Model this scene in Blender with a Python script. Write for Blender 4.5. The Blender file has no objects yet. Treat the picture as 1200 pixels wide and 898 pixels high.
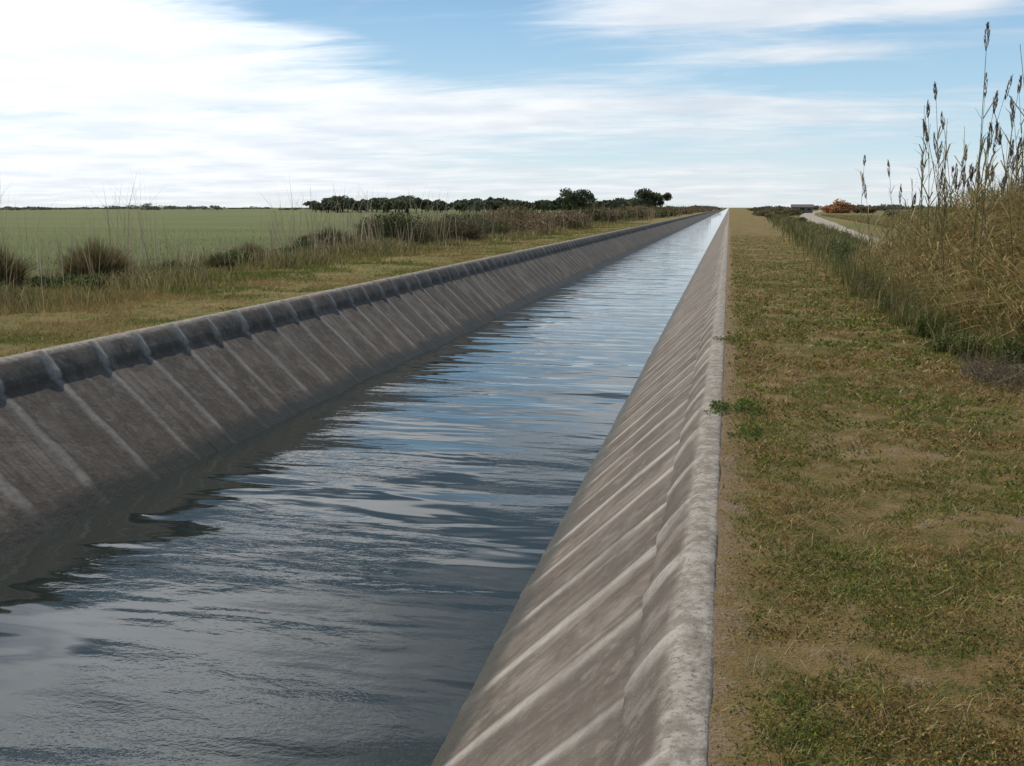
import bpy, math, numpy as np
from mathutils import Matrix, Vector
rng=np.random.default_rng(7)
sc=bpy.context.scene
sc.view_settings.view_transform='Standard'; sc.view_settings.look='None'; sc.view_settings.exposure=0

# ---------------- helpers ----------------
def hsh(i,j,s):
    v=np.sin(i*127.1+j*311.7+s*74.7)*43758.5453
    return v-np.floor(v)
def vn(x,y,s=0):
    i=np.floor(x);j=np.floor(y);fx=x-i;fy=y-j
    fx=fx*fx*(3-2*fx);fy=fy*fy*(3-2*fy)
    return (hsh(i,j,s)*(1-fx)+hsh(i+1,j,s)*fx)*(1-fy)+(hsh(i,j+1,s)*(1-fx)+hsh(i+1,j+1,s)*fx)*fy
def fbm(x,y,s=0,o=4):
    t=0;a=.5;n=0
    for k in range(o):
        t=t+a*vn(x*2**k,y*2**k,s+k);n+=a;a*=.5
    return t/n
class MB:
    def __init__(s): s.v=[];s.q=[];s.t=[];s.c=[];s.n=0
    def add(s,v,c,q=None,t=None):
        v=np.asarray(v,dtype=np.float32).reshape(-1,3)
        c=np.asarray(c,dtype=np.float32)
        if c.ndim==1: c=np.tile(c,(len(v),1))
        s.v.append(v);s.c.append(c)
        if q is not None and len(q): s.q.append(np.asarray(q,dtype=np.int64).reshape(-1,4)+s.n)
        if t is not None and len(t): s.t.append(np.asarray(t,dtype=np.int64).reshape(-1,3)+s.n)
        s.n+=len(v)
    def build(s,name,mat,smooth=False):
        v=np.concatenate(s.v);c=np.concatenate(s.c)
        q=np.concatenate(s.q) if s.q else np.zeros((0,4),int)
        t=np.concatenate(s.t) if s.t else np.zeros((0,3),int)
        me=bpy.data.meshes.new(name)
        me.vertices.add(len(v));me.vertices.foreach_set('co',v.ravel())
        nl=len(q)*4+len(t)*3
        me.loops.add(nl);me.loops.foreach_set('vertex_index',np.concatenate([q.ravel(),t.ravel()]).astype(np.int32))
        me.polygons.add(len(q)+len(t))
        ls=np.concatenate([np.arange(len(q))*4,len(q)*4+np.arange(len(t))*3]).astype(np.int32)
        me.polygons.foreach_set('loop_start',ls)
        me.update(calc_edges=True)
        a=me.color_attributes.new('Col','FLOAT_COLOR','POINT')
        a.data.foreach_set('color',np.concatenate([c,np.ones((len(c),1),np.float32)],1).astype(np.float32).ravel())
        if smooth: me.polygons.foreach_set('use_smooth',np.ones(len(q)+len(t),bool))
        me.validate()
        me.materials.append(mat)
        o=bpy.data.objects.new(name,me);sc.collection.objects.link(o)
        return o
def blades(mb,P,H,W,az,lean,col,face=None):
    N=len(P);P=np.asarray(P);H=np.broadcast_to(H,N);W=np.broadcast_to(W,N)
    d=np.stack([np.cos(az),np.sin(az),np.zeros(N)],1)
    fa=rng.uniform(0,math.pi,N) if face is None else face
    w=np.stack([np.cos(fa),np.sin(fa),np.zeros(N)],1)*W[:,None]*.5
    up=np.array([0,0,1.])
    m=P+d*(H*lean*.3)[:,None]+up*(H*.55)[:,None]
    tz=np.clip(1-lean*.35,.25,1)
    t=P+d*(H*lean)[:,None]+up*(H*tz)[:,None]
    V=np.stack([P-w,P+w,m+w*.8,m-w*.8,t],1)
    b=np.arange(N)[:,None]*5
    mb.add(V,np.repeat(col,5,0),b+np.array([0,1,2,3]),b+np.array([3,2,4]))
def tris(mb,P,H,W,az,lean,col):
    N=len(P)
    d=np.stack([np.cos(az),np.sin(az),np.zeros(N)],1)
    fa=rng.uniform(0,math.pi,N)
    w=np.stack([np.cos(fa),np.sin(fa),np.zeros(N)],1)*W[:,None]*.5
    t=P+d*(H*lean)[:,None]+np.array([0,0,1.])*H[:,None]
    b=np.arange(N)[:,None]*3
    mb.add(np.stack([P-w,P+w,t],1),np.repeat(col,3,0),t=b+np.array([0,1,2]))
def leaves(mb,P,S,col,asp=.5):
    N=len(P)
    a=rng.normal(size=(N,3));a/=np.linalg.norm(a,axis=1)[:,None]
    r=rng.normal(size=(N,3));b=np.cross(a,r);b/=np.linalg.norm(b,axis=1)[:,None]
    S=np.broadcast_to(S,N)[:,None]
    V=np.stack([P-a*S*.5,P+b*S*.5*asp,P+a*S*.5,P-b*S*.5*asp],1)
    i=np.arange(N)[:,None]*4
    mb.add(V,np.repeat(col,4,0),i+np.array([0,1,2,3]))
def tube(mb,pts,rad,col,sides=4):
    pts=np.asarray(pts,float);n=len(pts);rad=np.broadcast_to(rad,n)
    an=np.arange(sides)*2*math.pi/sides
    d=np.gradient(pts,axis=0);d/=np.linalg.norm(d,axis=1)[:,None]+1e-9
    ref=np.where(np.abs(d[:,2:3])>.8,np.array([[1.,0,0]]),np.array([[0,0,1.]]))
    e1=np.cross(d,ref);e1/=np.linalg.norm(e1,axis=1)[:,None];e2=np.cross(d,e1)
    V=pts[:,None,:]+(e1[:,None,:]*np.cos(an)[None,:,None]+e2[:,None,:]*np.sin(an)[None,:,None])*rad[:,None,None]
    q=[]
    for i in range(n-1):
        for k in range(sides):
            k2=(k+1)%sides
            q.append([i*sides+k,i*sides+k2,(i+1)*sides+k2,(i+1)*sides+k])
    mb.add(V,col,q)
def pal(N,cols,wts=None,var=.18):
    cols=np.array(cols);i=rng.choice(len(cols),N,p=wts)
    return cols[i]*(1+rng.normal(0,var,(N,1))).clip(.4,1.7)

class NT:
    def __init__(s,nt): s.nt=nt;s.N=nt.nodes;s.L=nt.links
    def new(s,t,**k):
        n=s.N.new(t)
        for a,b in k.items(): setattr(n,a,b)
        return n
    def put(s,sock,v):
        if isinstance(v,bpy.types.NodeSocket): s.L.new(v,sock)
        else: sock.default_value=v
    def m(s,op,a,b=None,c=None,clamp=False):
        n=s.new('ShaderNodeMath',operation=op,use_clamp=clamp);s.put(n.inputs[0],a)
        if b is not None: s.put(n.inputs[1],b)
        if c is not None: s.put(n.inputs[2],c)
        return n.outputs[0]
    def mix(s,f,a,b,bl='MIX'):
        n=s.new('ShaderNodeMix',data_type='RGBA',blend_type=bl)
        s.put(n.inputs[0],f)
        s.put(n.inputs[6],a if not isinstance(a,tuple) else (*a,1)); s.put(n.inputs[7],b if not isinstance(b,tuple) else (*b,1))
        return n.outputs[2]
    def noise(s,vec,scale,detail=4,rough=.55,dist=0.):
        n=s.new('ShaderNodeTexNoise');s.put(n.inputs['Vector'],vec)
        n.inputs['Scale'].default_value=scale;n.inputs['Detail'].default_value=detail
        n.inputs['Roughness'].default_value=rough;n.inputs['Distortion'].default_value=dist
        return n.outputs['Fac']
    def mapv(s,vec,sc_=(1,1,1),loc=(0,0,0)):
        n=s.new('ShaderNodeMapping');s.put(n.inputs[0],vec);n.inputs['Scale'].default_value=sc_;n.inputs['Location'].default_value=loc
        return n.outputs[0]
    def ss(s,v,a,b,lo=0.,hi=1.):
        n=s.new('ShaderNodeMapRange',interpolation_type='SMOOTHSTEP');s.put(n.inputs[0],v)
        n.inputs[1].default_value=a;n.inputs[2].default_value=b;n.inputs[3].default_value=lo;n.inputs[4].default_value=hi
        return n.outputs[0]
def newmat(name):
    m=bpy.data.materials.new(name);m.use_nodes=True
    t=NT(m.node_tree);b=t.N['Principled BSDF'];out=t.N['Material Output']
    return m,t,b,out
def plantmat(name,trans=.25,rough=.6):
    m,t,b,out=newmat(name)
    a=t.new('ShaderNodeAttribute',attribute_name='Col')
    g=t.new('ShaderNodeNewGeometry')
    n=t.noise(g.outputs['Position'],3.,2)
    c=t.mix(1.,a.outputs['Color'],t.mix(n,(.7,.7,.7),(1.3,1.3,1.3)),'MULTIPLY')
    t.L.new(c,b.inputs['Base Color']);b.inputs['Roughness'].default_value=rough
    b.inputs['Specular IOR Level'].default_value=.2
    tr=t.new('ShaderNodeBsdfTranslucent');t.L.new(c,tr.inputs[0])
    mx=t.new('ShaderNodeMixShader');mx.inputs[0].default_value=trans
    t.L.new(b.outputs[0],mx.inputs[1]);t.L.new(tr.outputs[0],mx.inputs[2]);t.L.new(mx.outputs[0],out.inputs[0])
    return m
M_plant=plantmat('plant_foliage',.3)
M_dry=plantmat('dry_stalks',.3,.75)

# ---------------- camera ----------------
ps=math.radians(12.1);th=math.radians(9.98)
F=Vector((-math.sin(ps)*math.cos(th),math.cos(ps)*math.cos(th),-math.sin(th)))
R=Vector((math.cos(ps),math.sin(ps),0));U=R.cross(F)
cam=bpy.data.cameras.new('camera');co=bpy.data.objects.new('camera',cam);sc.collection.objects.link(co)
cam.lens=35.1;cam.sensor_width=36;cam.clip_end=20000;cam.clip_start=.05
co.matrix_world=Matrix(((R.x,U.x,-F.x,0),(R.y,U.y,-F.y,0),(R.z,U.z,-F.z,1.64),(0,0,0,1)))
sc.camera=co

# ---------------- sun + sky ----------------
SE=math.radians(50);AZ=math.radians(-47)
sd=Vector((math.sin(AZ)*math.cos(SE),math.cos(AZ)*math.cos(SE),math.sin(SE)))
sl=bpy.data.lights.new('sun','SUN');so=bpy.data.objects.new('sun',sl);sc.collection.objects.link(so)
sl.energy=3.7;sl.angle=math.radians(1.2);sl.color=(1,.93,.83)
so.rotation_euler=sd.to_track_quat('Z','Y').to_euler()
w=bpy.data.worlds.new('World');sc.world=w;w.use_nodes=True
t=NT(w.node_tree);bg=t.N['Background']
sky=t.new('ShaderNodeTexSky',sky_type='NISHITA',sun_disc=False,sun_elevation=SE,sun_rotation=AZ)
sky.air_density=1.0;sky.dust_density=.3;sky.ozone_density=2.
tc=t.new('ShaderNodeTexCoord');sp=t.new('ShaderNodeSeparateXYZ');t.L.new(tc.outputs['Generated'],sp.inputs[0])
X,Y,Z=sp.outputs
Zc=t.m('MAXIMUM',Z,0.)
cr=t.new('ShaderNodeValToRGB');t.L.new(Zc,cr.inputs[0]);el=cr.color_ramp.elements
el[0].position=0;el[0].color=(.74,.85,.91,1);el[1].position=1;el[1].color=(.16,.22,.33,1)
for p_,c_ in [(.05,(.60,.79,.91,1)),(.11,(.44,.68,.87,1)),(.18,(.30,.54,.79,1)),(.27,(.13,.215,.30,1))]:
    e=el.new(p_);e.color=c_
haze=t.mix(1.,cr.outputs[0],(10.,10.,10.),'MULTIPLY')
skyc=t.mix(.78,sky.outputs[0],haze)
den=t.m('ADD',Zc,.07)
cmb=t.new('ShaderNodeCombineXYZ');t.put(cmb.inputs[0],t.m('DIVIDE',X,den));t.put(cmb.inputs[1],t.m('DIVIDE',Y,den))
pl=cmb.outputs[0]
n1=t.noise(t.mapv(pl,(.42,.7,1),(3.1,1.7,0)),1.3,7,.58,.6)
n2=t.noise(t.mapv(pl,(.7,1.7,1),(0.3,5.7,0)),2.0,6,.6,.9)
def ell(x0,z0,ax,az_,wt):
    a=t.m('DIVIDE',t.m('SUBTRACT',X,x0),ax);b=t.m('DIVIDE',t.m('SUBTRACT',Z,z0),az_)
    r=t.m('ADD',t.m('MULTIPLY',a,a),t.m('MULTIPLY',b,b))
    return t.m('MULTIPLY',t.m('EXPONENT',t.m('MULTIPLY',r,-1.)),wt)
bias=None
for e in [(-.56,.14,.17,.07,.36),(-.55,.045,.25,.04,.32),(-.52,.085,.12,.010,-.06),(-.25,.088,.18,.030,.26),(-.35,.115,.1,.02,.12),(.03,.082,.14,.024,.26),(.0,.178,.16,.020,.34),(.18,.178,.06,.02,.15),(.06,.14,.13,.010,.22),(.0,.02,.5,.024,.20),
          (-.27,.15,.10,.028,-.16),(.09,.115,.10,.010,-.12),(.02,.055,.16,.014,-.04),
          (-.50,.41,.16,.06,.42),(-.31,.27,.13,.028,.36),(-.1,.225,.1,.022,.28),(-.38,.335,.14,.03,-.2),(-.2,.5,.5,.06,.12)]:
    v=ell(*e);bias=v if bias is None else t.m('ADD',bias,v)
dn=t.m('ADD',t.m('ADD',t.m('MULTIPLY',n1,.6),t.m('MULTIPLY',n2,.4)),bias)
mask=t.ss(dn,.47,.82)
cl=t.mix(t.ss(t.noise(pl,1.4,5),.3,.7),(7.4,7.9,8.6),(9.4,9.6,9.8))
vd=t.new('ShaderNodeVectorMath',operation='DOT_PRODUCT');t.L.new(tc.outputs['Generated'],vd.inputs[0]);vd.inputs[1].default_value=sd
glow=t.m('MULTIPLY_ADD',t.m('POWER',t.m('MAXIMUM',vd.outputs['Value'],0.),6.),2.6,.95)
gc=t.new('ShaderNodeVectorMath',operation='SCALE');t.L.new(cl,gc.inputs[0]);t.L.new(glow,gc.inputs['Scale'])
fin=t.mix(t.m('MULTIPLY',mask,.93),skyc,gc.outputs[0])
t.L.new(fin,bg.inputs[0]);bg.inputs[1].default_value=.1
w.cycles.sampling_method='MANUAL';w.cycles.sample_map_resolution=512

# ---------------- ground ----------------
WL=-7.7
def gh(x,y):
    h=(fbm(x*1.3,y*1.3,3)-.5)*.09+(fbm(x*9,y*9,5,3)-.5)*.022
    d=np.minimum(np.abs(x),np.abs(x-WL))
    f=np.clip(d/.5,0,1)
    return (np.minimum(h,.02+.25*d)*(.1+.9*f)+.022*(1-f)+(fbm(x*7,y*5,15,3)-.5)*.02*(1-f))*np.clip(1-(np.abs(y)-60)/200,0,1)
def grow(a,b,s,g=1.12):
    o=[a];st=s
    while o[-1]<b: o.append(min(b,o[-1]+st));st*=g
    return np.array(o)
ys=np.concatenate([-grow(.5,6000,.5)[::-1],np.arange(0,1.5,.1),np.arange(1.5,16,.045),grow(16,6000,.06,1.02)])
mbg=MB()
def grid(mb,xs,ys,hf,col=(1,1,1)):
    Xg,Yg=np.meshgrid(xs,ys);Zg=hf(Xg,Yg);n=len(xs);m=len(ys)
    i=(np.arange(m-1)[:,None]*n+np.arange(n-1)[None,:]).ravel()
    mb.add(np.stack([Xg,Yg,Zg],-1),np.array(col),np.stack([i,i+1,i+n+1,i+n],1))
grid(mbg,np.concatenate([[-.012],np.arange(.02,4,.05),grow(4,6000,.2,1.25)]),ys,gh)
ysl=ys[(ys<1.6)|(np.arange(len(ys))%2==0)]
xl=np.concatenate([[-.012],np.arange(.02,4,.1),grow(4,6000,.2,1.25)])
grid(mbg,(WL-xl)[::-1],ysl,gh)
mbg.add([(WL+.03,3000,-.02),(-.03,3000,-.02),(-.03,6000,-.02),(WL+.03,6000,-.02)],(1,1,1),[[0,1,2,3]])
m,t,b,out=newmat('ground_soil_grass')
g=t.new('ShaderNodeNewGeometry');P=g.outputs['Position'];s=t.new('ShaderNodeSeparateXYZ');t.L.new(P,s.inputs[0])
big=t.noise(P,.8,5,.6);med=t.noise(P,5.,5,.65);fine=t.noise(P,60.,4,.7)
turf=t.mix(t.ss(med,.42,.58),(.08,.085,.022),(.21,.145,.06))
turf=t.mix(t.ss(big,.45,.62),turf,(.23,.16,.065))
dirt=t.mix(fine,(.17,.12,.07),(.38,.28,.18))
turf=t.mix(t.ss(t.m('ADD',t.m('MULTIPLY',med,.5),t.m('MULTIPLY',big,.5)),.53,.60),turf,dirt)
turf=t.mix(t.m('MULTIPLY',t.ss(fine,.35,.7),.5),turf,(.27,.21,.085))
edge=t.ss(t.m('ADD',s.outputs[0],t.m('MULTIPLY',t.m('SUBTRACT',med,.5),1.1)),.15,-.02)
right=t.mix(edge,turf,dirt)
lturf=t.mix(t.ss(med,.35,.65),(.11,.115,.033),(.24,.19,.065))
lturf=t.mix(t.ss(big,.5,.65),lturf,(.26,.18,.075))
fieldn=t.noise(t.mapv(P,(.02,.12,1)),1.,5,.6)
field=t.mix(t.ss(fieldn,.3,.7),(.10,.135,.042),(.14,.17,.058))
field=t.mix(t.m('MULTIPLY',t.noise(P,2.,5,.6),.4),field,(.16,.155,.07))
field=t.mix(t.m('MULTIPLY',t.ss(t.noise(t.mapv(P,(.012,.05,1)),1.,4,.6),.48,.64),.65),field,(.20,.175,.095))
edgel=t.ss(t.m('ADD',s.outputs[0],t.m('MULTIPLY',big,3.)),-13.5,-16.)
left=t.mix(edgel,lturf,field)
far=t.mix(t.ss(t.noise(P,.03,5),.4,.6),(.20,.16,.07),(.14,.14,.05))
rfar=t.mix(t.ss(s.outputs[0],4.,9.),right,far)
col=t.mix(t.ss(s.outputs[0],-3.8,-3.7),left,rfar)
t.L.new(col,b.inputs['Base Color']);b.inputs['Roughness'].default_value=.95;b.inputs['Specular IOR Level'].default_value=.1
bp=t.new('ShaderNodeBump');bp.inputs['Strength'].default_value=.9;bp.inputs['Distance'].default_value=.035
t.L.new(t.m('ADD',fine,t.m('MULTIPLY',med,1.)),bp.inputs['Height']);t.L.new(bp.outputs[0],b.inputs['Normal'])
mbg.build('ground',m,True)

# ---------------- canal lining ----------------
SP=.92
prof=[(-.012,-.2),(-.004,.018),(.01,.03),(.035,.033),(.075,.033),(.11,.03),(.14,.018),(.18,-.02),(.22,-.068),(.255,-.118),(.29,-.17),(.325,-.225),(.325,-.255),(.33,-.28),(.37,-.315)]
for k in range(1,16):
    f=k/15;prof.append((.37+f*(1.5-.37),-.315+f*(-1.39+.315)))
prof+= [(1.6,-1.49),(2.1,-1.99)]
prof=np.array(prof);pt=np.gradient(prof,axis=0);pt/=np.linalg.norm(pt,axis=1)[:,None]
pn=np.stack([-pt[:,1],pt[:,0]],1)
arc=np.concatenate([[0],np.cumsum(np.linalg.norm(np.diff(prof,axis=0),axis=1))])
yl=np.concatenate([np.arange(-12,1.5,.15),np.arange(1.5,14,.018),np.arange(14,40,.035),np.arange(40,110,.08),grow(110,3000,.3,1.03)])
mbl=MB()
def lining(side):
    sd_=3.3 if side>0 else 8.8
    Yg,K=np.meshgrid(yl,np.arange(len(prof)),indexing='ij')
    A=arc[K]
    wob=(fbm(A*2.2+7,np.floor(Yg/SP+.5)*3.7,sd_,3)-.5)*.07
    ph=(Yg+wob+.3*(side<0))/SP;kk=np.floor(ph+.5);dd=(ph-kk)*SP
    lip=((K>=5)&(K<=12)).astype(float)
    kw=hsh(kk,kk*0,sd_)
    wid=(.030+.04*fbm(A*4,kk*5.1,sd_+2,3)+.010*lip)*(.7+.6*kw)
    rib=1/(1+np.exp((np.abs(dd)-wid)/.014))
    lump=fbm(A*7,Yg*8,sd_+4,3)
    fade=np.clip(1-(Yg-90)/60,0,1)
    fa=np.where(K<4,.15,1.)
    disp=rib*(.004+(.018 if side<0 else .009)*lip)*(.2+1.5*lump)*fade*fa+(fbm(A*1.3,Yg*1.2,sd_+6)-.5)*.010*fade*(K>2)+(hsh(kk,kk*0+3,sd_)-.5)*.006*fade*(K>2)
    disp+=(fbm(A*12,Yg*12,sd_+44,3)-.5)*.007*(K>3)*(K<14)*fade
    n=pn
    u=prof[K,0]+n[K,0]*disp;z=prof[K,1]+n[K,1]*disp
    u=u+np.where(K==1,(fbm(Yg*3,Yg*0,sd_+9)-.5)*.015,0)
    Xw=-u if side>0 else WL+u
    edgew=wid*1.15+.035*(fbm(A*9,Yg*9,sd_+21,3)-.5)+.02*lip
    mort=np.clip(1/(1+np.exp((np.abs(dd+.02*(fbm(A*5,kk*3.3,sd_+31,2)-.5))-edgew)/.015))*(.25+1.2*fbm(A*2.5,Yg*4+kk*9,sd_+11,3)),0,1)
    if side<0: mort=mort*(.72+.28*lip)
    mort=mort*fade+(1-fade)*.2
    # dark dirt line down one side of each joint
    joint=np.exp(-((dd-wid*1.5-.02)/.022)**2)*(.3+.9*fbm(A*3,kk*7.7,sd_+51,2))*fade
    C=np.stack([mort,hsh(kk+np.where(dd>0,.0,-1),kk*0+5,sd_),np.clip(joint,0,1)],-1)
    m_,n_=Yg.shape
    i=(np.arange(m_-1)[:,None]*n_+np.arange(n_-1)[None,:]).ravel()
    q=np.stack([i,i+1,i+n_+1,i+n_],1)
    if side>0: q=q[:,::-1]
    mbl.add(np.stack([Xw,Yg,z],-1).reshape(-1,3),C.reshape(-1,3),q)
lining(1);lining(-1)
m,t,b,out=newmat('concrete_lining')
a=t.new('ShaderNodeAttribute',attribute_name='Col');sc_=t.new('ShaderNodeSeparateColor');t.L.new(a.outputs['Color'],sc_.inputs[0])
mo,pr,jn=sc_.outputs
g=t.new('ShaderNodeNewGeometry');P=g.outputs['Position'];s=t.new('ShaderNodeSeparateXYZ');t.L.new(P,s.inputs[0])
n1=t.noise(P,1.8,6,.65);n2=t.noise(P,14.,5,.65);n3=t.noise(P,120.,3,.6)
streak=t.noise(t.mapv(P,(.6,8.,.6)),1.,5,.65)
c=t.mix(t.ss(n1,.35,.65),(.12,.096,.076),(.27,.228,.19))
c=t.mix(t.m('MULTIPLY',t.ss(streak,.42,.62),.65),c,(.095,.078,.062))
c=t.mix(t.m('MULTIPLY',t.ss(pr,.2,.9),.55),c,(.115,.095,.077))
c=t.mix(t.m('MULTIPLY',t.ss(t.noise(P,4.,5,.7),.52,.66),.45),c,(.31,.275,.235))
c=t.mix(t.m('MULTIPLY',t.ss(n2,.5,.75),.35),c,(.31,.275,.235))
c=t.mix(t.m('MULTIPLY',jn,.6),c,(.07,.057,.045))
c=t.mix(t.m('MULTIPLY',mo,t.ss(n2,.2,.6,.45,.95)),c,(.44,.405,.36))
top=t.ss(s.outputs[2],-.03,.022)
cop=t.mix(t.ss(n2,.4,.62),(.25,.22,.18),(.43,.395,.34))
cop=t.mix(t.m('MULTIPLY',t.ss(t.noise(P,38.,4,.7),.53,.62),.65),cop,(.12,.10,.075))
c=t.mix(t.m('MULTIPLY',top,.8),c,cop)
wet=t.ss(t.m('ADD',s.outputs[2],t.m('MULTIPLY',t.m('SUBTRACT',n1,.5),.22)),-1.14,-1.30)
c=t.mix(t.m('MULTIPLY',wet,.85),c,(.035,.034,.022))
c=t.mix(t.m('MULTIPLY',n3,.25),c,(.1,.09,.08))
t.L.new(c,b.inputs['Base Color'])
b.inputs['Specular IOR Level'].default_value=.25
t.L.new(t.ss(wet,0,1,.95,.5),b.inputs['Roughness'])
bp=t.new('ShaderNodeBump');bp.inputs['Strength'].default_value=.8;bp.inputs['Distance'].default_value=.014
t.L.new(t.m('ADD',t.m('MULTIPLY',n3,.4),n2),bp.inputs['Height']);t.L.new(bp.outputs[0],b.inputs['Normal'])
mbl.build('canal_lining',m,True)

# ---------------- water ----------------
mbw=MB()
yw=np.concatenate([np.arange(-12,2,.5),np.arange(2,22,.06),grow(22,3000,.08,1.03)])
def wh(x,y):
    f=np.clip(1-(y-20)/60,0,1)
    h=(fbm(x*.40+y*.1,y*1.05,21,2)-.5)*.036+(fbm(x*.7-y*.22,y*1.9,31,2)-.5)*.010
    return -1.39+h*f
grid(mbw,np.linspace(-6.42,-1.28,50),yw,wh)
m,t,b,out=newmat('canal_water')
g=t.new('ShaderNodeNewGeometry');P=g.outputs['Position'];s=t.new('ShaderNodeSeparateXYZ');t.L.new(P,s.inputs[0])
a1=t.noise(t.mapv(P,(.40,1.4,1)),1.2,2,.4,.4)
a2=t.noise(t.mapv(P,(2.,5.,1)),1.5,3,.5,.5)
a3=t.noise(t.mapv(P,(20.,30.,1)),1.,2,.6)
patch=t.ss(t.noise(t.mapv(P,(.4,.3,1)),1.,3),.45,.62,.05,1.)
near=t.ss(s.outputs[1],6.5,3.8,.4,2.0)
h=t.m('ADD',t.m('MULTIPLY',a1,.032),t.m('MULTIPLY',patch,t.m('ADD',t.m('MULTIPLY',a2,.0045),t.m('MULTIPLY',t.m('MULTIPLY',a3,.0020),near))))
bp=t.new('ShaderNodeBump');bp.inputs['Strength'].default_value=1.;bp.inputs['Distance'].default_value=1.
t.L.new(h,bp.inputs['Height']);t.L.new(bp.outputs[0],b.inputs['Normal'])
b.inputs['Base Color'].default_value=(.015,.021,.018,1);b.inputs['Roughness'].default_value=.02;b.inputs['IOR'].default_value=1.333
b.inputs['Specular IOR Level'].default_value=.9
mbw.build('water',m,True)

# ---------------- gravel track ----------------
mbt=MB()
ty=np.array([-60,-20,0,20,40,58,80,106,150,223,320,500,900]);tx=np.array([8.,7.6,7.2,6.8,6.3,6.3,7.5,9.3,11.7,15.2,21,36,80])
yy=np.concatenate([np.arange(-60,150,1.),grow(150,900,2)])
cx=np.interp(yy,ty,tx)
cx=np.convolve(np.pad(cx,8,'edge'),np.ones(17)/17,'valid')
us=np.linspace(-1.5,1.5,15)
Xg=cx[:,None]+us[None,:]*(1+.3*(fbm(yy*.25,yy*0,9)-.5))[:,None];Yg=np.repeat(yy[:,None],15,1)
Zg=0*Xg+.055+.02*np.cos(us*4.1)[None,:]
Zg[:,0]=-.03;Zg[:,-1]=-.03
i=(np.arange(len(yy)-1)[:,None]*15+np.arange(14)[None,:]).ravel()
mbt.add(np.stack([Xg,Yg,Zg],-1),(1,1,1),np.stack([i,i+1,i+16,i+15],1))
m,t,b,out=newmat('gravel')
g=t.new('ShaderNodeNewGeometry');P=g.outputs['Position']
c=t.mix(t.noise(P,.8,5),(.28,.24,.18),(.42,.37,.30));c=t.mix(t.m('MULTIPLY',t.noise(P,40.,3),.4),c,(.2,.17,.13))
t.L.new(c,b.inputs['Base Color']);b.inputs['Roughness'].default_value=.95
mbt.build('gravel_track',m,True)

# ---------------- turf ----------------
def powy(N,a,b,p=1.6):
    u=rng.random(N);q=1-p
    return (a**q+u*(b**q-a**q))**(1/q)
def ground_pts(x,y): return np.stack([x,y,gh(x,y)-.003],1)
mb=MB()
N=480000
y=powy(N,1.6,60,1.7);x=rng.uniform(.01,4.2,N)
d1=fbm(x*1.1,y*1.1,41);d2=fbm(x*4.5,y*4.5,42,4);cov=.42*d1+.58*d2
en=fbm(y*2.1,y*0+x*3,47,3)
keep=(rng.random(N)<np.clip((.57-cov)*11+.12,.03,1))&(rng.random(N)<np.clip((x-.16*en)/.16,.10,1))
x,y,d1,d2=x[keep],y[keep],d1[keep],d2[keep];N=len(x)
sc2=np.clip(y/5,.8,4)
g1=np.clip((.51-.5*fbm(x*.8+30,y*.8,55)-.5*fbm(x*3.2,y*3.2,57,3))*10+.40,0,1)
r=rng.random(N)
green=pal(N,[(.17,.21,.035),(.12,.16,.028),(.26,.25,.05),(.075,.10,.022)])
dry=pal(N,[(.38,.25,.095),(.31,.195,.07),(.22,.125,.05),(.44,.36,.18),(.29,.22,.06)])
col=np.where((r<g1*.74+.06)[:,None],green,dry)*(.72+.56*fbm(x*6,y*6,58,2))[:,None]
H=rng.uniform(.006,.032,N)*(.4+1.5*d2)*(1+.25*(sc2-1));W=rng.uniform(.003,.009,N)*sc2
tris(mb,ground_pts(x,y),H,W,rng.uniform(0,6.28,N),rng.uniform(.2,2.2,N),col)
N=150000
y=powy(N,1.6,30,1.9);x=rng.uniform(.04,4,N)
k=(fbm(x*2.6,y*2.6,61,4)<.485)&(rng.random(N)<np.clip((x-.02)/.25,.1,1));x,y=x[k],y[k];N=len(x)
P_=ground_pts(x,y);P_[:,2]+=rng.uniform(.004,.034,N)
rs=fbm(x*1.3+9,y*1.3,66,3)[:,None]
lc=np.where(rs<.49,pal(N,[(.15,.20,.03),(.22,.235,.04),(.095,.13,.025),(.18,.19,.035)],var=.25),pal(N,[(.21,.18,.04),(.29,.21,.06),(.25,.145,.055),(.11,.12,.03)],var=.25))
leaves(mb,P_,rng.uniform(.008,.022,N)*np.clip(y/5,.8,3),lc,.65)
N=5000
y=powy(N,1.6,25,1.7);x=rng.uniform(.05,4,N)
blades(mb,ground_pts(x,y)+np.array([0,0,.012]),rng.uniform(.03,.09,N),rng.uniform(.0015,.004,N)*np.clip(y/4,.8,3),rng.uniform(0,6.28,N),rng.uniform(1.5,3,N),pal(N,[(.38,.31,.17),(.28,.2,.1)]))
N=170000
y=powy(N,5,110,1.5);x=WL-.05-rng.random(N)**1.1*5.5
d1=fbm(x*.9,y*.9,71)
k=rng.random(N)<np.clip((.62-d1)*8,.1,1);x,y,d1=x[k],y[k],d1[k];N=len(x)
gg=np.clip((.52-fbm(x*.5,y*.5,75))*7+.35,0,1)
col=np.where((rng.random(N)<gg)[:,None],pal(N,[(.17,.19,.04),(.12,.15,.035),(.22,.22,.06)]),pal(N,[(.36,.26,.10),(.29,.19,.075),(.42,.33,.15)]))
dist=np.abs(x-WL)
tris(mb,ground_pts(x,y),rng.uniform(.02,.08,N)*(.5+dist*.35),rng.uniform(.006,.014,N)*np.clip(y/12,.8,5),rng.uniform(0,6.28,N),rng.uniform(.1,1.2,N),col)
mb.build('grass',M_plant)

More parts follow.
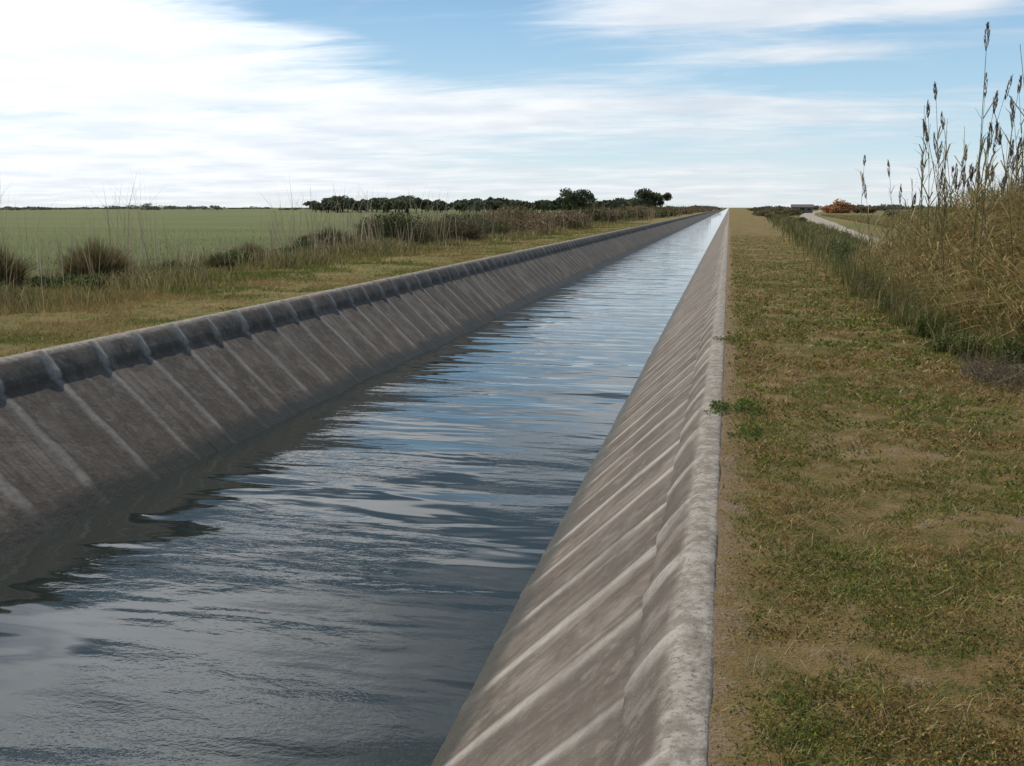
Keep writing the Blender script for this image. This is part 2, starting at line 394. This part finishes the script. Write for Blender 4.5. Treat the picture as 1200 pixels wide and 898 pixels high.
mb=MB()
N=90000
y=powy(N,8,160,1.4);x=-11.2-rng.normal(1.9,1.1,N).clip(-.8,5)
d=fbm(x*.5,y*.35,81,3);k=rng.random(N)<np.clip((.55-d)*7,.04,1);x,y,d=x[k],y[k],d[k];N=len(x)
clump=fbm(x*1.3,y*1.3,83,3)
col=pal(N,[(.34,.27,.13),(.25,.20,.09),(.14,.16,.05),(.42,.35,.21)],[.28,.25,.34,.13])
blades(mb,ground_pts(x,y),rng.uniform(.10,.5,N)*(1.9*clump)*(1.3-d),rng.uniform(.006,.014,N)*np.clip(y/15,.8,4),rng.uniform(0,6.28,N),rng.uniform(.1,.9,N),col)
N=40000
y=powy(N,8,80,1.2);x=-14-powy(N,.2,30,1.2)
blades(mb,ground_pts(x,y),rng.uniform(.05,.18,N)*(.4+1.4*fbm(x*.4,y*.4,87,3)),rng.uniform(.01,.02,N),rng.uniform(0,6.28,N),rng.uniform(.1,.8,N),pal(N,[(.12,.155,.045),(.16,.18,.055),(.23,.20,.10)]))
N=900
y=powy(N,14,60,1.4);x=-12.5-rng.random(N)*3.4
blades(mb,ground_pts(x,y),rng.uniform(.8,2.7,N)*np.clip(.35+1.3*vn(y*.6+x,y*0,5),.3,1.1),rng.uniform(.009,.016,N)*np.clip(y/20,.8,2.2),rng.uniform(0,6.28,N),rng.uniform(.05,.5,N),pal(N,[(.40,.34,.25),(.33,.27,.18)]))
mb.build('rough_grass',M_dry)

# ---------------- tussocks & shrubs ----------------
def tussock(name,x0,y0,r,h,n,cols,wd=.012,mat=None):
    mb=MB();a=rng.uniform(0,6.28,n);q=rng.random(n)**.6
    P_=np.stack([x0+np.cos(a)*q*r*.55,y0+np.sin(a)*q*r*.55,np.zeros(n)-.02],1)
    blades(mb,P_,h*rng.uniform(.35,1.1,n)*(1-.35*q),rng.uniform(.6,1.3,n)*wd,a+rng.normal(0,.5,n),q*rng.uniform(.2,.9,n)*r/h*1.1,pal(n,cols))
    k=n//3;aa=rng.uniform(0,6.28,k);qq=rng.random(k)**.5
    leaves(mb,np.stack([x0+np.cos(aa)*qq*r*.6,y0+np.sin(aa)*qq*r*.6,rng.uniform(0,.4,k)*h],1),wd*6,pal(k,[(.12,.10,.045),(.08,.08,.035)]),.25)
    return mb.build(name,mat or M_dry)
def shrub_into(mb,x0,y0,rx,ry,h,n,cols,ls=.05,clumps=14,twig=(.12,.09,.06)):
    cs=[]
    for k in range(clumps):
        a=rng.uniform(0,6.28);q=rng.random()**.5
        zc=h*rng.uniform(.15,.78)*(1-.35*q);c_=np.array([x0+math.cos(a)*q*rx*.8,y0+math.sin(a)*q*ry*.8,zc]);cs.append(c_)
        mid=(np.array([x0,y0,0])+c_)/2+rng.normal(0,.05,3)*h
        tube(mb,[(x0+rng.normal(0,.06)*rx,y0+rng.normal(0,.06)*ry,-.02),mid,c_+np.array([0,0,.12*h])],[.012*h+.003,.008*h+.002,.002],twig,3)
    cs=np.array(cs);i=rng.integers(0,clumps,n)
    shade=rng.uniform(.65,1.3,clumps)[i][:,None]
    d=rng.normal(size=(n,3));d/=np.linalg.norm(d,axis=1)[:,None];d*=(rng.random(n)**.45)[:,None]
    P_=cs[i]+d*np.array([rx*.36,ry*.36,h*.24]);P_[:,2]=np.maximum(P_[:,2],.01)
    leaves(mb,P_,rng.uniform(.6,1.4,n)*ls,pal(n,cols)*shade,.5)
DK=[(.10,.085,.04),(.13,.10,.05),(.065,.07,.028),(.19,.145,.07)]
tussock('grass_tussock',-13.4,16.2,.85,1.2,3400,DK,.017)
tussock('grass_tussock',-13.5,19.6,1.0,1.15,3000,[(.19,.145,.07),(.12,.105,.045),(.26,.195,.10)],.017)
tussock('grass_tussock',-15.6,38.,1.5,1.05,2600,DK,.03)
tussock('grass_tussock',-13.2,24.5,.6,.55,1200,[(.14,.12,.05),(.08,.09,.03)],.02)
tussock('grass_tussock',-14.6,29,.9,.7,1400,[(.16,.13,.055),(.2,.15,.08)],.022)
GR=[(.085,.10,.036),(.065,.08,.028),(.12,.13,.05)]
BR=[(.12,.10,.05),(.16,.125,.07),(.08,.085,.035),(.19,.145,.08)]
for (x,y,rx,h,n) in [(-13.0,17.9,.9,.42,2500),(-13.4,22.3,.7,.38,1800),(-12.5,15.4,.5,.35,1500),(-13.9,27,.9,.5,2200),(-14.3,32.5,1.1,.6,2600)]:
    mb=MB();shrub_into(mb,x,y,rx,rx,h,n,[(.08,.13,.03),(.12,.16,.04),(.055,.08,.024)],.07);mb.build('weed_plant',M_plant)
for (x,y,rx,h,c_) in [(-14.4,43,2.0,1.75,GR),(-13.6,49.5,1.7,1.5,BR),(-15.8,47,2.0,1.4,BR),(-14.,56,2.2,1.55,GR),(-15.2,36,1.,.75,BR)]:
    mb=MB();shrub_into(mb,x,y,rx,rx*1.2,h,8000,c_,.10,26)
    n=400;a=rng.uniform(0,6.28,n);q=rng.random(n)**.5
    blades(mb,np.stack([x+np.cos(a)*q*rx,y+np.sin(a)*q*rx,0*a],1),rng.uniform(.5,1.1,n)*h,.02,rng.uniform(0,6.28,n),rng.uniform(.05,.5,n),pal(n,[(.2,.16,.09),(.14,.12,.06)]))
    mb.build('shrub',M_plant)
mb=MB()
y=62.
while y<800:
    h=rng.uniform(.9,2.1)*(1+y/1500);rx=rng.uniform(1.2,2.6)*(1+y/500)
    r_=rng.random()
    cols=BR if r_<.45 else (GR if r_<.75 else [(.24,.17,.105),(.19,.135,.08),(.28,.21,.135)])
    x0=-12.4-rng.random()*3.5
    shrub_into(mb,x0,y,rx,rx*1.5,h,int(2600*max(.25,1-y/500)),cols,.10+.0014*y,14)
    n=90;a=rng.uniform(0,6.28,n);q=rng.random(n)**.5
    blades(mb,np.stack([x0+np.cos(a)*q*rx*1.2,y+np.sin(a)*q*rx*1.5,0*a],1),rng.uniform(.4,1.15,n)*h,.02+y*.0006,rng.uniform(0,6.28,n),rng.uniform(.05,.5,n),pal(n,[(.28,.22,.13),(.2,.155,.09)]))
    y+=rng.uniform(1.8,5.)*(1+y/260)
mb.build('bank_hedge',M_plant)
mb=MB()
y=22.
while y<240:
    h=rng.uniform(.3,.8) if y<60 else rng.uniform(.4,1.0);rx=rng.uniform(.4,.8)+y*.003
    shrub_into(mb,4.1+(y-22)*.022+rng.normal(0,.4),y,rx,rx*1.7,h,1500,[(.08,.12,.035),(.12,.15,.05),(.18,.16,.06),(.06,.08,.025)] if rng.random()<.55 else [(.22,.17,.08),(.27,.22,.12)],.05+y*.0009,10)
    y+=rng.uniform(.7,3.0)*(1+y/120)
N=14000
y=powy(N,14,160,1.3);x=3.9+(y-22).clip(-4)*.022+rng.normal(0,.65,N)
blades(mb,np.stack([x,y,np.zeros(N)],1),rng.uniform(.15,.7,N)*(2*fbm(x*.8,y*.4,99,2)),.012*np.clip(y/15,.8,4),rng.uniform(0,6.28,N),rng.uniform(.1,.7,N),pal(N,[(.17,.19,.06),(.30,.24,.11),(.12,.13,.045)]))
mb.build('rushes',M_plant)
mb=MB()
N=50000
y=powy(N,12,220,1.2);x=9.5+y*.045+powy(N,.3,60,1.1)-1.
blades(mb,np.stack([x,y,np.zeros(N)],1),rng.uniform(.1,.4,N),.012*np.clip(y/15,.8,6),rng.uniform(0,6.28,N),rng.uniform(.1,.8,N),pal(N,[(.32,.25,.11),(.22,.19,.07),(.38,.31,.16)]))
mb.build('pasture_grass',M_dry)

# ---------------- reeds ----------------
def reed_clump(name,x0,x1,y0,y1,nst,ngrass,hr=(2.2,3.7),seed=0,gh_=1.):
    mb=MB()
    for k in range(nst):
        u_=rng.random()**.75
        x=x0+(x1-x0)*u_;y=rng.uniform(y0,y1);H=rng.uniform(*hr)*(1 if rng.random()<.5 else .7)
        a=rng.uniform(0,6.28);ln=rng.uniform(.02,.16)*H
        s_=np.linspace(0,1,7)
        pts=np.stack([x+math.cos(a)*ln*s_**1.8,y+math.sin(a)*ln*s_**1.8,H*s_],1)
        c=np.array([(.30,.26,.12),(.36,.29,.17),(.2,.2,.08)][rng.integers(3)])*rng.uniform(.8,1.15)
        tube(mb,pts,np.linspace(.0085,.003,7),c,4)
        nl=rng.integers(8,17);sl_=rng.uniform(.15,.88,nl)
        Pb=np.stack([np.interp(sl_,s_,pts[:,i]) for i in range(3)],1)
        dry=rng.random()<.65
        blades(mb,Pb,rng.uniform(.2,.55,nl),rng.uniform(.014,.028,nl),rng.uniform(0,6.28,nl),rng.uniform(.3,1.4,nl),pal(nl,[(.42,.34,.2),(.3,.23,.12)] if dry else [(.18,.2,.07),(.26,.25,.1)]))
        if rng.random()<.6:
            m_=90;L=rng.uniform(.22,.42);u=rng.random(m_);rr=.026*np.sin(np.pi*np.clip(u*.9+.08,0,1))
            tp=pts[-1]-np.array([0,0,.1]);dr=(pts[-1]-pts[-2]);dr/=np.linalg.norm(dr);aa=rng.uniform(0,6.28,m_)
            Pp=tp+dr*(u*L)[:,None]+np.stack([np.cos(aa)*rr,np.sin(aa)*rr,np.zeros(m_)],1)
            blades(mb,Pp,np.full(m_,.075),np.full(m_,.010),rng.uniform(0,6.28,m_),rng.uniform(.05,.5,m_),pal(m_,[(.22,.16,.12),(.30,.23,.17),(.16,.12,.09)]))
    n=ngrass;x=rng.uniform(x0-.1,x1+.2,n);y=rng.uniform(y0,y1,n)
    dn=fbm(x*1.4,y*1.4,90+seed,3);k=rng.random(n)<np.clip((.62-dn)*6,.08,1);x,y,dn=x[k],y[k],dn[k];n=len(x)
    ed=np.clip((x-x0+.25)/1.2,.22,1)
    h=rng.uniform(.4,2.2,n)*(1.45-dn)*ed*gh_
    blades(mb,np.stack([x,y,np.zeros(n)],1),h,rng.uniform(.009,.018,n),rng.uniform(0,6.28,n),rng.uniform(.05,.6,n),pal(n,[(.42,.31,.13),(.34,.25,.10),(.22,.21,.065),(.48,.38,.2),(.15,.15,.05)],[.3,.27,.18,.13,.12]))
    q=int(ngrass*.7);x=rng.uniform(x0,x1,q);y=rng.uniform(y0,y1,q);z=rng.uniform(.15,1.85,q)*np.clip((x-x0+.25)/1.2,.22,1)*gh_
    blades(mb,np.stack([x,y,z],1),rng.uniform(.12,.4,q),rng.uniform(.012,.024,q),rng.uniform(0,6.28,q),rng.uniform(.8,2.5,q),pal(q,[(.42,.32,.15),(.30,.22,.09),(.19,.185,.065)]))
    return mb.build(name,M_dry)
reed_clump('reed_clump',3.0,5.6,11.4,15.5,135,19000,(2.2,3.85),1)
reed_clump('reed_clump',2.95,5.8,15.5,20,90,13000,(2.,3.7),2)
reed_clump('reed_clump',3.1,6.2,20,27,40,9000,(1.7,2.9),3,.8)
for (x,y,r,h,n) in [(2.75,11.9,.5,.34,2200),(3.2,11.2,.5,.45,2400),(2.8,13.6,.5,.45,2200),(2.9,16.5,.6,.5,2200),(3.5,10.6,.5,.4,2000),(2.7,15,.4,.34,1500),(2.8,19.5,.6,.5,2000),(3.0,22.5,.6,.5,1800)]:
    dryw=y>14
    mb=MB();shrub_into(mb,x,y,r,r,h,n,[(.08,.12,.03),(.11,.15,.04),(.055,.08,.025),(.17,.15,.06)] if not dryw else [(.17,.15,.075),(.22,.18,.11),(.11,.125,.045)],.04,18)
    n=500;a=rng.uniform(0,6.28,n);q=rng.random(n)**.5
    blades(mb,np.stack([x+np.cos(a)*q*r,y+np.sin(a)*q*r,0*a],1),rng.uniform(.4,1.3,n)*h,.010,rng.uniform(0,6.28,n),rng.uniform(.1,.9,n),pal(n,[(.15,.175,.05),(.32,.25,.12),(.10,.13,.035)]))
    mb.build('weed_plant',M_plant)
mb=MB()
for k in range(420):
    a=rng.uniform(0,6.28);q=rng.random()**.5;x=2.75+math.cos(a)*q*.5;y=10.2+math.sin(a)*q*.65
    e=np.array([x+rng.normal(0,.15),y+rng.normal(0,.15),rng.uniform(.06,.26)]);p0=np.array([x,y,0])
    tube(mb,[p0,(p0+e)/2+rng.normal(0,.03,3),e],[.004,.003,.0015],np.array((.34,.27,.19))*rng.uniform(.6,1.2),3)
shrub_into(mb,2.75,10.2,.5,.6,.18,1600,[(.34,.27,.19),(.26,.2,.13),(.17,.17,.07)],.025)
mb.build('dead_brush',M_dry)
for (x,y,r,h,n) in [(.10,8.1,.24,.12,1300),(.2,7.3,.16,.05,450),(.15,3.9,.10,.03,200),(.15,12.5,.3,.08,500)]:
    mb=MB();shrub_into(mb,x,y,r,r*1.7,h,n,[(.13,.19,.035),(.19,.23,.05),(.10,.13,.03)],.022,10,(.1,.1,.04));mb.build('weed_plant',M_plant)

# ---------------- distant trees ----------------
def tree_into(mb,x,y,H,Rr,n,cols,ls):
    tr=H*.38;top=np.array([x+rng.normal(0,.1)*H*.2,y,tr])
    tube(mb,[(x,y,-.1),(x+.02*H,y,tr*.5),top],[.045*H,.033*H,.026*H],(.09,.065,.045),6)
    K=11;cs=[]
    for k in range(K):
        a=rng.uniform(0,6.28);q=rng.random()**.5*.8
        c=np.array([x+math.cos(a)*q*Rr,y+math.sin(a)*q*Rr,H*rng.uniform(.42,.86)-q*H*.12]);cs.append(c)
        tube(mb,[top,(top+c)/2+np.array([0,0,-.02*H]),c],[.018*H,.012*H,.005*H],(.09,.065,.045),4)
    cs=np.array(cs);i=rng.integers(0,K,n);d=rng.normal(size=(n,3));d/=np.linalg.norm(d,axis=1)[:,None];d*=(rng.random(n)**.4)[:,None]
    sz=rng.uniform(.26,.45,K)[i][:,None]
    P_=cs[i]+d*sz*np.array([Rr,Rr,H*.42])
    leaves(mb,P_,rng.uniform(.6,1.4,n)*ls,pal(n,cols)*rng.uniform(.6,1.35,K)[i][:,None],.6)
TG=[(.09,.115,.065),(.11,.135,.07),(.075,.095,.06),(.13,.145,.08)]  # leaf greens lightened to imitate atmospheric haze, painted into the colour
for (x,y,H,Rr) in [(-41,262,7.2,4.2),(-37,258,7.0,3.8),(-22.5,262,6.8,4.4),(-17.5,266,6.2,3.6)]:
    mb=MB();tree_into(mb,x,y,H,Rr,2600,TG,.5);mb.build('pine_tree',M_plant)
mb=MB()
for k in range(170):
    Yd=rng.uniform(270,420);rt=rng.uniform(-.43,-.075)
    H=rng.uniform(3.9,5.6)*(Yd/300)*(.8 if rt>-.2 else .95)*(.7+.45*vn(np.array([rt*40]),np.array([1.]),3)[0])
    tree_into(mb,rt*Yd,Yd,H,H*rng.uniform(.5,.8),650,TG,.8)
mb.build('distant_treeline',M_plant)
mb=MB()
for k in range(260):
    Yd=rng.uniform(500,1100);X_=rng.uniform(-.95,1.0)*Yd
    if abs(X_)<14: continue
    h=rng.uniform(1.5,4.5)*(.4+.9*vn(np.array([X_/Yd*14]),np.array([4.]),8)[0]);rx=rng.uniform(5,14)
    shrub_into(mb,X_,Yd,rx,rx,h,260,[(.12,.14,.10),(.14,.15,.11),(.17,.16,.12)],1.3,9)
mb.build('horizon_hedge',M_plant)
mb=MB()
for k in range(40):
    Yd=rng.uniform(180,520);X_=3.5+Yd*.012+rng.uniform(0,.03)*Yd
    shrub_into(mb,X_,Yd,rng.uniform(1.5,3),3,rng.uniform(1,2.3),500,[(.15,.13,.065),(.11,.12,.045),(.24,.17,.1)],.4,9)
for k in range(40):
    Yd=rng.uniform(120,300);X_=Yd*.14+rng.uniform(2,30)
    shrub_into(mb,X_,Yd,rng.uniform(1.5,3),3,rng.uniform(.8,1.9),500,[(.2,.17,.07),(.13,.13,.05),(.27,.2,.11)],.3,9)
mb.build('roadside_scrub',M_plant)
mb=MB();shrub_into(mb,30.5,298,5.2,4,4.6,4500,[(.42,.21,.09),(.5,.27,.12),(.32,.16,.08)],.5,26);mb.build('russet_bush',M_plant)
mb=MB();shrub_into(mb,37,300,3.5,3,2.4,2000,[(.28,.17,.08),(.17,.13,.07)],.45,14);mb.build('shrub',M_plant)

def solid(name,rgb,ns=4.,rough=.9):
    m,t,b,out=newmat(name);g=t.new('ShaderNodeNewGeometry')
    c=t.mix(t.noise(g.outputs['Position'],ns,5),tuple(v*.7 for v in rgb),tuple(v*1.2 for v in rgb));t.L.new(c,b.inputs['Base Color']);b.inputs['Roughness'].default_value=rough
    return m
def box(name,lo,hi,mat,par):
    x0,y0,z0=lo;x1,y1,z1=hi
    me=bpy.data.meshes.new(name);me.from_pydata([(x0,y0,z0),(x1,y0,z0),(x1,y1,z0),(x0,y1,z0),(x0,y0,z1),(x1,y0,z1),(x1,y1,z1),(x0,y1,z1)],[],[(0,3,2,1),(4,5,6,7),(0,1,5,4),(1,2,6,5),(2,3,7,6),(3,0,4,7)])
    me.materials.append(mat);o=bpy.data.objects.new(name,me);sc.collection.objects.link(o);o.parent=par;return o
e=bpy.data.objects.new('farm_shed',None);sc.collection.objects.link(e);e.location=(20.3,300,0)
wm=solid('shed_wall',(.2,.18,.16));rm=solid('shed_roof',(.13,.115,.105));dm=solid('shed_door',(.05,.04,.035))
box('walls',(-2.8,-2,0),(2.8,2,1.7),wm,e)
me=bpy.data.meshes.new('roof');me.from_pydata([(-3.1,-2.3,1.703),(3.1,-2.3,1.703),(3.1,2.3,1.703),(-3.1,2.3,1.703),(-3.1,0,2.5),(3.1,0,2.5)],[],[(0,1,5,4),(2,3,4,5),(0,4,3),(1,2,5),(0,3,2,1)])
me.materials.append(rm);o=bpy.data.objects.new('roof',me);sc.collection.objects.link(o);o.parent=e
box('door',(-.6,-2.04,0.01),(.5,-2.003,1.5),dm,e);box('window',(1.4,-2.04,.8),(2.2,-2.003,1.3),dm,e)
